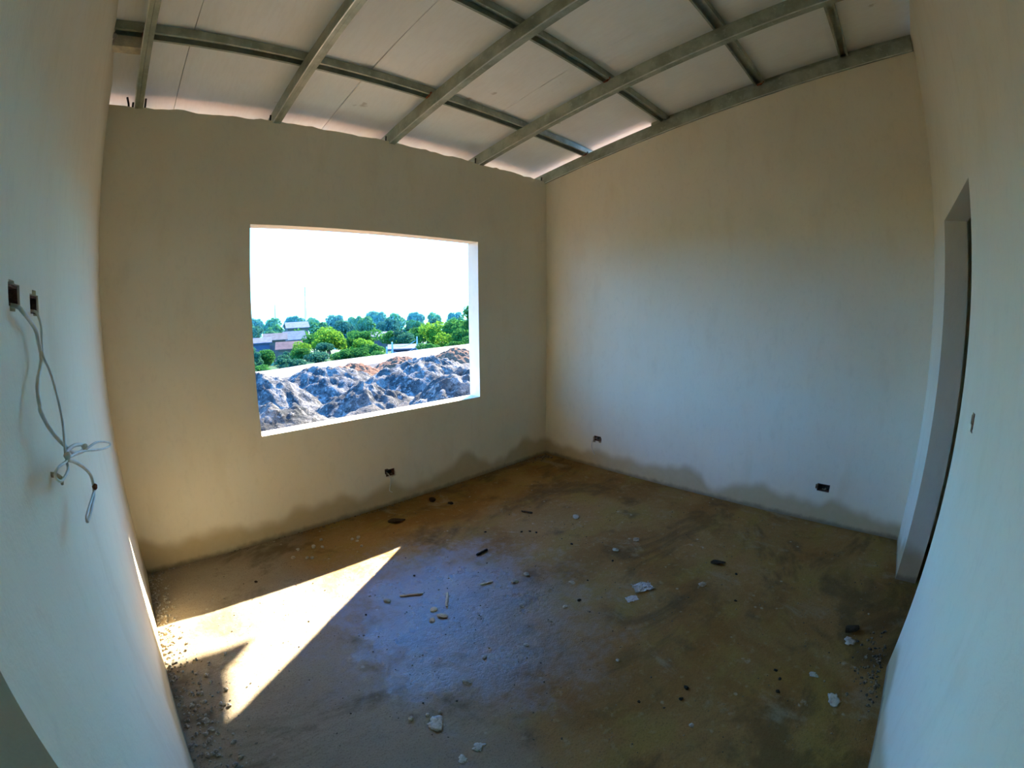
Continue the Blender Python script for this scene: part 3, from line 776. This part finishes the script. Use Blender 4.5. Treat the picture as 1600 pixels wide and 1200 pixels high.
M_HEAPG = heap_material('dark_grey_soil', (0.030, 0.029, 0.024), (0.120, 0.104, 0.080), (0.010, 0.013, 0.011))
M_HEAPR = heap_material('red_brown_soil', (0.090, 0.036, 0.016), (0.14, 0.066, 0.032), (0.025, 0.014, 0.010))
HEAPS = [(34.2, 9.9, 2.0, 0.46, 'tall dark grey spoil heap in front of the road by the window jamb'),
         (39.0, 7.0, 1.1, 0.52, 'dark spoil heap against the window jamb, closest to the house'),
         (26.6, 7.4, 1.25, 0.30, 'low grey spoil heap in front of the red soil heaps'),
         (15.6, 5.6, 0.9, 0.46, 'weedy dark spoil heap right below the window sill'),
         (13.4, 9.5, 1.35, 0.36, 'rounded grey spoil heap beside the weedy one'),
         (22.0, 11.0, 1.6, 0.27, 'wide flat grey spoil heap between the weedy heap and the road')]
for i, (az, D, r, top, lb) in enumerate(HEAPS):
    x, y = polar(az, D); heap(x, y, r, top, M_HEAPG, 3 + i * 2.3, 'spoil_heap', lb, 'soil heap', 'grey spoil heaps')
for i, (az, D, r, top, lb) in enumerate([(24.9, 14.8, 1.45, -0.14, 'long red-brown soil heap beside the road, brightest of the red heaps'), (31.2, 15.8, 1.3, -0.05, 'darker red-brown soil heap behind the tall grey heap'), (38.2, 17.2, 1.4, 0.02, 'small red-brown soil heap at the far end of the road')]):
    x, y = polar(az, D); heap(x, y, r, top, M_HEAPR, 21 + i * 3.1, 'red_soil_heap', lb, 'soil heap', 'red soil heaps')
sp3 = []
HP = [(*polar(h[0], h[1]), h[2] * 1.25) for h in HEAPS] + [(*polar(a, D), 2.0) for a, D in ((24.9, 14.8), (31.2, 15.8), (38.2, 17.2))] + [(*polar(a, D), 0.75) for a, D in ((11.2, 4.7), (23.2, 5.2), (29.0, 5.4), (34.4, 5.6))]
for i in range(4200):
    az, D = rnd.uniform(2, 55), 4.6 + 9.5 * rnd.random() ** 1.4; x, y = polar(az, D)
    if any((x - hx) ** 2 + (y - hy) ** 2 < hr * hr for hx, hy, hr in HP): continue
    sp3.append((x, y, ground_h(x, y), rnd.choice([0.03, 0.04, 0.05, 0.07, 0.10])))
scatter('rubble', sp3, heap_material('broken_stone', (0.030, 0.029, 0.027), (0.10, 0.088, 0.072), (0.010, 0.012, 0.012)), 'broken stones strewn over the spoil outside the window', cat='rubble', seed=8)

# weeds on the spoil
M_WEED = NT('weed_leaf'); M_WEED.color((0.035, 0.075, 0.025)); M_WEED.rough(0.7); M_WEED = M_WEED.m
for i, (az, D, lb) in enumerate([(11.2, 4.7, 'dark green weed tuft right below the sill at the window edge'), (23.2, 5.2, 'bushy green weed on the bank below the sill'), (29.0, 5.4, 'small green weed on the ribbed bank'), (34.4, 5.6, 'thin weed on the bank below the dark heap by the window jamb')]):
    x, y = polar(az, D); m = MB(); r = random.Random(i + 50); z = ground_h(x, y) - 0.03
    for k in range(240):
        a = r.uniform(0, 6.28); d = r.random() ** 0.6 * 0.42; bx, by = x + d * math.cos(a) * 1.3, y + d * math.sin(a); bz = ground_h(bx, by) + r.uniform(0, 0.22) * (1 - d)
        l = r.uniform(0.05, 0.12); t_ = Vector((r.gauss(0, 1), r.gauss(0, 1), r.uniform(0.2, 1.6))).normalized(); s_ = t_.orthogonal().normalized() * l * 0.28; c = Vector((bx, by, bz))
        m.quad(c - s_ * 0.4, c + t_ * l * 0.5 - s_, c + t_ * l, c + t_ * l * 0.5 + s_)
    root = empty('weed', (x, y, z)); tag(root, lb, 'weed', 'weeds on the spoil')
    ob = m.build('foliage', M_WEED, root); ob.matrix_parent_inverse = Matrix.Translation((-x, -y, -z)); ob['kind'] = 'stuff'
    m = MB(); m.tube([(0, 0, -0.05), (0.02, 0.01, 0.12), (0.0, 0.03, 0.26)], [0.012, 0.009, 0.004], 5); m.build('stem', M_WEED, root)


# ------------------------------------------------------------------ trees
def leaf_material(name, a, b):
    t = NT(name); oi = t.n.new('ShaderNodeObjectInfo')
    c = t.mix(t.noise(0.9, 3), a, b); c = t.mix(t.math('MULTIPLY', oi.outputs['Random'], 0.45), c, tuple(x * 0.6 for x in a))
    d = t.n.new('ShaderNodeBsdfDiffuse'); tr = t.n.new('ShaderNodeBsdfTranslucent'); mx = t.n.new('ShaderNodeMixShader'); mx.inputs[0].default_value = 0.45
    t.link(c, d.inputs[0]); t.link(c, tr.inputs[0]); t.link(d.outputs[0], mx.inputs[1]); t.link(tr.outputs[0], mx.inputs[2]); t.link(mx.outputs[0], t.out.inputs['Surface'])
    return t.m


M_LEAF = [leaf_material('leaf_green', (0.030, 0.105, 0.018), (0.055, 0.15, 0.028)), leaf_material('leaf_yellow_green', (0.075, 0.17, 0.015), (0.12, 0.22, 0.02)), leaf_material('leaf_blue_green', (0.020, 0.075, 0.040), (0.04, 0.11, 0.05))]
M_BARK = simple('bark', (0.07, 0.055, 0.04), 0.95, 0, 0.3, 3)


def crown_mesh(seed, nleaf, lsz):
    r = random.Random(seed); blobs = []
    for k in range(r.randint(7, 10)):
        a = r.uniform(0, 6.28); d = r.uniform(0.1, 0.62); blobs.append((Vector((d * math.cos(a), d * math.sin(a), r.uniform(-0.38, 0.45))), r.uniform(0.26, 0.46)))
    m = MB()
    for k in range(nleaf):
        c, br = r.choice(blobs); n = Vector((r.gauss(0, 1), r.gauss(0, 1), r.gauss(0, 1) + 0.25)).normalized()
        p = c + n * br * r.uniform(0.72, 1.06); p.z *= 0.85
        n2 = (n + Vector((r.gauss(0, .5), r.gauss(0, .5), r.gauss(0, .5)))).normalized(); u = n2.orthogonal().normalized(); v = n2.cross(u); l = lsz * r.uniform(0.6, 1.3)
        m.quad(p - u * l * 0.5, p - v * l * 0.35, p + u * l * 0.5, p + v * l * 0.35)
    me = bpy.data.meshes.new('crown'); me.from_pydata(m.v, [], m.f); return me


CROWNS = {}
for mi in range(3):
    CROWNS[mi] = []
    for s_ in range(3):
        me = crown_mesh(200 + mi * 10 + s_, 3200, 0.105); me.materials.append(M_LEAF[mi]); CROWNS[mi].append(me)
        me = crown_mesh(300 + mi * 10 + s_, 2600, 0.17); me.materials.append(M_LEAF[mi]); CROWNS.setdefault(mi + 10, []).append(me)
tm = MB(); tm.tube([(0, 0, 0), (0.02, 0.01, 0.3), (-0.01, 0.03, 0.6), (0.03, 0, 1.0)], [0.06, 0.045, 0.035, 0.015], 7)
trunk_me = bpy.data.meshes.new('trunk'); trunk_me.from_pydata(tm.v, [], tm.f); trunk_me.materials.append(M_BARK)


def tree(az, D, tan_top, wid, base, mi, label, group, k):
    x, y = polar(az, D); top = 1.5 + tan_top * D; H = top - base
    root = empty('tree', (x, y, base), rnd.uniform(0, 6.28)); tag(root, label, 'tree', group)
    ch = min(H * (0.62 if D < 75 else 0.84), wid * (1.05 if D < 75 else 1.3)) / 2
    mesh_obj('trunk', trunk_me, None, root, (0, 0, 0), (0, 0, 0), (wid * 0.8, wid * 0.8, H - ch * 1.1))
    mesh_obj('crown', CROWNS[mi + (10 if D > 75 else 0)][k % 3], None, root, (0, 0, H - ch * 0.92), (0, 0, k * 1.1), (wid / 2, wid / 2, ch * 1.18))
    return root


NEAR = [  # azimuth, distance, slope of the sight line to the top, crown width, leaf colour
    (22.4, 50, -0.026, 5.2, 1), (26.0, 49, -0.050, 3.8, 1), (20.6, 62, -0.034, 4.4, 0), (27.0, 58, -0.030, 4.8, 0), (27.8, 47, -0.062, 3.2, 0),
    (15.2, 57, -0.062, 2.4, 2), (12.4, 54, -0.052, 3.6, 2), (31.4, 62, -0.036, 5.4, 2), (34.0, 66, -0.028, 5.4, 0), (35.6, 55, -0.022, 4.6, 1),
    (38.0, 50, -0.010, 4.6, 0), (40.9, 45, 0.022, 4.2, 0), (36.9, 43, -0.046, 3.2, 1), (39.8, 40, -0.030, 3.6, 0), (29.6, 72, -0.036, 4.2, 0),
    (9.2, 58, -0.04, 5, 0), (5, 60, -0.03, 6, 1), (45.5, 48, 0.012, 5.0, 1), (50, 46, 0.0, 5, 0), (14.7, 46, -0.060, 2.8, 0), (16.7, 48, -0.070, 2.8, 2), (19.0, 52, -0.054, 3.0, 1), (13.2, 44, -0.064, 2.6, 2)]
NLAB = ['leafy green tree in the close row beyond the dirt road', 'sunlit yellow-green tree in the close row beyond the dirt road', 'dark blue-green tree in the close row beyond the dirt road']
for k, (az, D, tt, wd, mi) in enumerate(NEAR): tree(az, D, tt, wd, -5.2 - 0.03 * (D - 45), mi, NLAB[mi], 'close trees beyond the road, ' + ('green', 'yellow-green', 'blue-green')[mi], k)
SHRUB = [(17.6, 35, -0.082, 2.6, 2), (14.2, 31, -0.094, 2.2, 0), (20.6, 37, -0.076, 2.8, 2), (23.6, 38, -0.072, 2.8, 0), (26.2, 38, -0.070, 2.6, 0), (28.4, 36, -0.080, 2.0, 0),
         (34.8, 37, -0.066, 2.4, 0), (37.8, 35, -0.062, 2.4, 0), (41.0, 34, -0.050, 2.6, 0), (12.0, 36, -0.070, 2.8, 2), (18.8, 46, -0.064, 3.0, 0), (21.6, 44, -0.058, 2.6, 2), (31.2, 44, -0.072, 2.6, 2), (45, 34, -0.05, 3, 1)]
for k, (az, D, tt, wd, mi) in enumerate(SHRUB):
    o = tree(az, D, tt, wd, 1.5 + tt * D - wd * 0.95, mi, 'low leafy shrub on the overgrown slope just past the road', 'shrubs past the road', k + 1); o.name = 'shrub'; o['category'] = 'shrub'
r = random.Random(91)
for row, (D0, n, a, b, w0, lb, gp) in enumerate([(84, 13, -0.040, -0.024, 6.6, 'tree in the middle row down in the valley', 'middle trees in the valley'), (112, 15, -0.016, -0.006, 8.4, 'hazy rounded tree in the far row across the valley', 'far trees across the valley'), (138, 17, -0.003, 0.004, 8.8, 'palest tree in the farthest row against the plain', 'farthest trees against the plain')]):
    for k in range(n):
        az = 6 + 42 * (k + 0.5 * (row % 2)) / n; D = D0 + 5 * (k % 2)
        if row == 0 and 28.2 < az < 30.6: continue
        tree(az, D, r.uniform(a, b), w0 * r.uniform(0.82, 1.0), -8.0 - 0.6 * (row > 0), (k + row) % 2 * 2, lb, gp, k)
# tall pale palm-like top behind the right jamb is part of the close row above

# ------------------------------------------------------------------ village, masts and poles
M_TIN = [simple('pale_tin', (0.10, 0.095, 0.085), 0.9, 0, 0.15, 2), simple('red_tin', (0.085, 0.045, 0.032), 0.9, 0, 0.2, 2), simple('cream_tin', (0.09, 0.07, 0.05), 0.9, 0, 0.15, 2), simple('grey_tin', (0.06, 0.062, 0.07), 0.9, 0, 0.2, 2)]
M_HOUSE = [simple('house_cream', (0.085, 0.07, 0.05), 0.9, 0, 0.1, 1), simple('house_blue', (0.04, 0.055, 0.08), 0.9, 0, 0.1, 1)]
M_DARKWIN = simple('dark_pane', (0.02, 0.02, 0.025), 0.3)


def house(az, D, wid, dep, tan_eave, rise, roof, wall, label, rz):
    x, y = polar(az, D); ez = 1.5 + tan_eave * D; base = ez - 3.0
    root = empty('house', (x, y, base), rz); tag(root, label, 'house', 'village houses')
    m = MB(); m.box(-wid / 2, wid / 2, -dep / 2, dep / 2, 0, 3.0); m.build('walls', wall, root)
    m = MB(); o_ = 0.35
    for sgn in (-1, 1):
        a = [(-wid / 2 - o_, sgn * (dep / 2 + o_), 2.9), (wid / 2 + o_, sgn * (dep / 2 + o_), 2.9), (wid / 2 + o_, 0, 3 + rise), (-wid / 2 - o_, 0, 3 + rise)]
        m.quad(*a); m.quad(*[(p[0], p[1], p[2] + 0.12) for p in a])
        for p, q_ in zip(a, a[1:] + a[:1]): m.quad(p, q_, (q_[0], q_[1], q_[2] + 0.12), (p[0], p[1], p[2] + 0.12))
    m.build('roof', roof, root)
    for i in range(2):
        m = MB(); xx = wid * (-0.25 + 0.5 * i); m.box(xx - 0.5, xx + 0.5, -dep / 2 - 0.03, -dep / 2 + 0.02, 1.0, 2.2); m.build('window', M_DARKWIN, root)
    for sgn in (-1, 1):
        m = MB(); n0 = len(m.v); m.v += [(sgn * wid / 2, -dep / 2, 3.0), (sgn * wid / 2, dep / 2, 3.0), (sgn * wid / 2, 0, 3 + rise * 0.97), (sgn * (wid / 2 - .1), -dep / 2, 3.0), (sgn * (wid / 2 - .1), dep / 2, 3.0), (sgn * (wid / 2 - .1), 0, 3 + rise * 0.97)]
        m.f += [(0, 1, 2), (3, 5, 4), (0, 3, 4, 1), (1, 4, 5, 2), (2, 5, 3, 0)]; m.build('gable', wall, root)


house(14.1, 66, 2.6, 2.8, -0.052, 0.5, M_TIN[3], M_HOUSE[1], 'bluish house in the shade at the edge of the village', -0.25)
house(16.0, 72, 3.0, 3.0, -0.048, 0.8, M_TIN[2], M_HOUSE[0], 'village house with a pale brown roof', -0.3)
house(18.2, 78, 3.0, 3.2, -0.050, 1.2, M_TIN[0], M_HOUSE[0], 'village house with a bright grey roof', -0.15)
house(17.6, 58, 2.6, 2.6, -0.068, 0.7, M_TIN[1], M_HOUSE[0], 'village house with a reddish roof', -0.35)
house(18.6, 104, 4.5, 4.0, -0.026, 1.1, M_TIN[0], M_HOUSE[0], 'small far house among the trees behind the bright grey roof', -0.2)
house(29.6, 98, 6.0, 4, -0.052, 0.8, M_TIN[0], M_HOUSE[0], 'long pale building in the gap between the trees', -0.5)
house(32.0, 40, 2.6, 2.0, -0.079, 0.2, M_TIN[3], M_HOUSE[1], 'low flat-roofed shed beside the road under the power lines', -0.55)

M_CONC = simple('grey_concrete', (0.32, 0.31, 0.28), 0.9, 0, 0.15, 3)


def pole(az, D, tan_top, tan_base, r0, label, arm=True):
    x, y = polar(az, D); zt, zb = 1.5 + tan_top * D, 1.5 + tan_base * D
    root = empty('utility_pole', (x, y, zb), math.radians(-az)); tag(root, label, 'pole', 'utility poles')
    m = MB(); m.tube([(0, 0, 0), (0, 0, zt - zb)], [r0, r0 * 0.7], 8); m.build('shaft', M_CONC, root)
    if arm:
        m = MB(); m.box(-0.5, 0.5, -0.05, 0.05, zt - zb - 0.35, zt - zb - 0.25); m.build('crossarm', M_CONC, root)
        for xx in (-0.42, 0, 0.42):
            m = MB(); m.tube([(xx, 0, zt - zb - 0.26), (xx, 0, zt - zb - 0.10)], 0.04, 6); m.build('insulator', M_CONC, root)
    return Vector((x, y, zt - 0.3))


pa = pole(33.3, 38, -0.056, -0.105, 0.085, 'grey utility pole at the end of the low shed roof', False)
pb = pole(30.2, 38, -0.066, -0.125, 0.10, 'grey utility pole between the bushy trees and the shed', False)
pc = pole(29.5, 37, -0.076, -0.125, 0.09, 'short grey utility post beside the taller pole', False)
for i, dz in enumerate((0.0, -0.55)):
    m = MB(); pts = [pb.lerp(pa, 0.06 + 0.88 * t / 10) + Vector((0, 0, dz - 0.25 * math.sin(math.pi * t / 10))) for t in range(11)]; m.tube(pts, 0.02, 5)
    tag(m.build('power_line', M_CONC), 'thin power line strung between the two poles, ' + ('upper' if i == 0 else 'lower'), 'power line')
x, y = polar(19.75, 240); H = 240 * 0.058 + 9
root = empty('radio_mast', (x, y, 1.5 - 9)); tag(root, 'tall thin lattice radio mast rising over the far trees', 'mast')
M_MAST = simple('mast_grey', (0.09, 0.10, 0.11), 0.7, 0.3, 0.1, 1)
for k in range(3):
    a = 2.09 * k; m = MB(); m.tube([(0.7 * math.cos(a), 0.7 * math.sin(a), 0), (0.18 * math.cos(a), 0.18 * math.sin(a), H)], 0.10, 5); m.build('leg', M_MAST, root)
for k in range(14):
    z0, z1 = H * k / 14, H * (k + 1) / 14; m = MB(); f0, f1 = 0.7 - 0.52 * k / 14, 0.7 - 0.52 * (k + 1) / 14
    m.tube([(f0 * math.cos(2.09 * k), f0 * math.sin(2.09 * k), z0), (f1 * math.cos(2.09 * (k + 1)), f1 * math.sin(2.09 * (k + 1)), z1)], 0.07, 4); m.build('brace', M_MAST, root)
x, y = polar(16.1, 160); m = MB(); m.tube([(x, y, -8), (x, y, 1.5 + 0.024 * 160)], [0.22, 0.14], 6)
tag(m.build('antenna_pole', M_MAST), 'thin antenna pole above the far trees near the village', 'pole')

# far hills and the haze lying over the valley
for i, (D, tt, seed, lb) in enumerate([(1150, 0.030, 3.0, 'pale hazy hill ridge on the horizon'), (1320, 0.040, 8.0, 'fainter hazy ridge behind the first')]):
    m = MB(); n = 80
    for k in range(n + 1):
        az = -8 + 66 * k / n; x, y = polar(az, D); x2, y2 = polar(az, D + 160); zt = 1.5 + tt * D * (0.62 + 0.38 * (0.5 + fbm(az * 0.07, seed, 0, 3)))
        m.v += [(x, y, -12), (0.5 * (x + x2), 0.5 * (y + y2), zt * 0.7), (x2, y2, zt)]
    for k in range(n):
        for j in range(2): m.f.append((k * 3 + j, k * 3 + j + 1, k * 3 + j + 4, k * 3 + j + 3))
    tag(m.build('hill', simple('hill_green', (0.07, 0.11, 0.06), 0.95, 0, 0.2, 0.01)), lb, 'hill', kind='structure')

hz = MB(); nh = 40
for k in range(nh + 1):
    az = -12 + 76 * k / nh
    for D in (95.5, 1500):
        hx, hy = polar(az, D); hz.v += [(hx, hy, -14), (hx, hy, 70)]
for k in range(nh):
    a = k * 4; b = a + 4
    hz.f += [(a, a + 1, b + 1, b), (a + 2, b + 2, b + 3, a + 3), (a, b, b + 2, a + 2), (a + 1, a + 3, b + 3, b + 1)]
hz.f += [(0, 2, 3, 1), (nh * 4, nh * 4 + 1, nh * 4 + 3, nh * 4 + 2)]
t = NT('valley_haze'); t.n.remove(t.b); vs_ = t.n.new('ShaderNodeVolumeScatter'); vs_.inputs['Color'].default_value = (0.09, 0.62, 1.0, 1)
vs_.inputs['Density'].default_value = 0.0010; vs_.inputs['Anisotropy'].default_value = 0.25
t.link(vs_.outputs[0], t.out.inputs['Volume'])
tag(hz.build('haze', t.m), 'thin bluish haze lying over the valley', 'haze', kind='stuff')
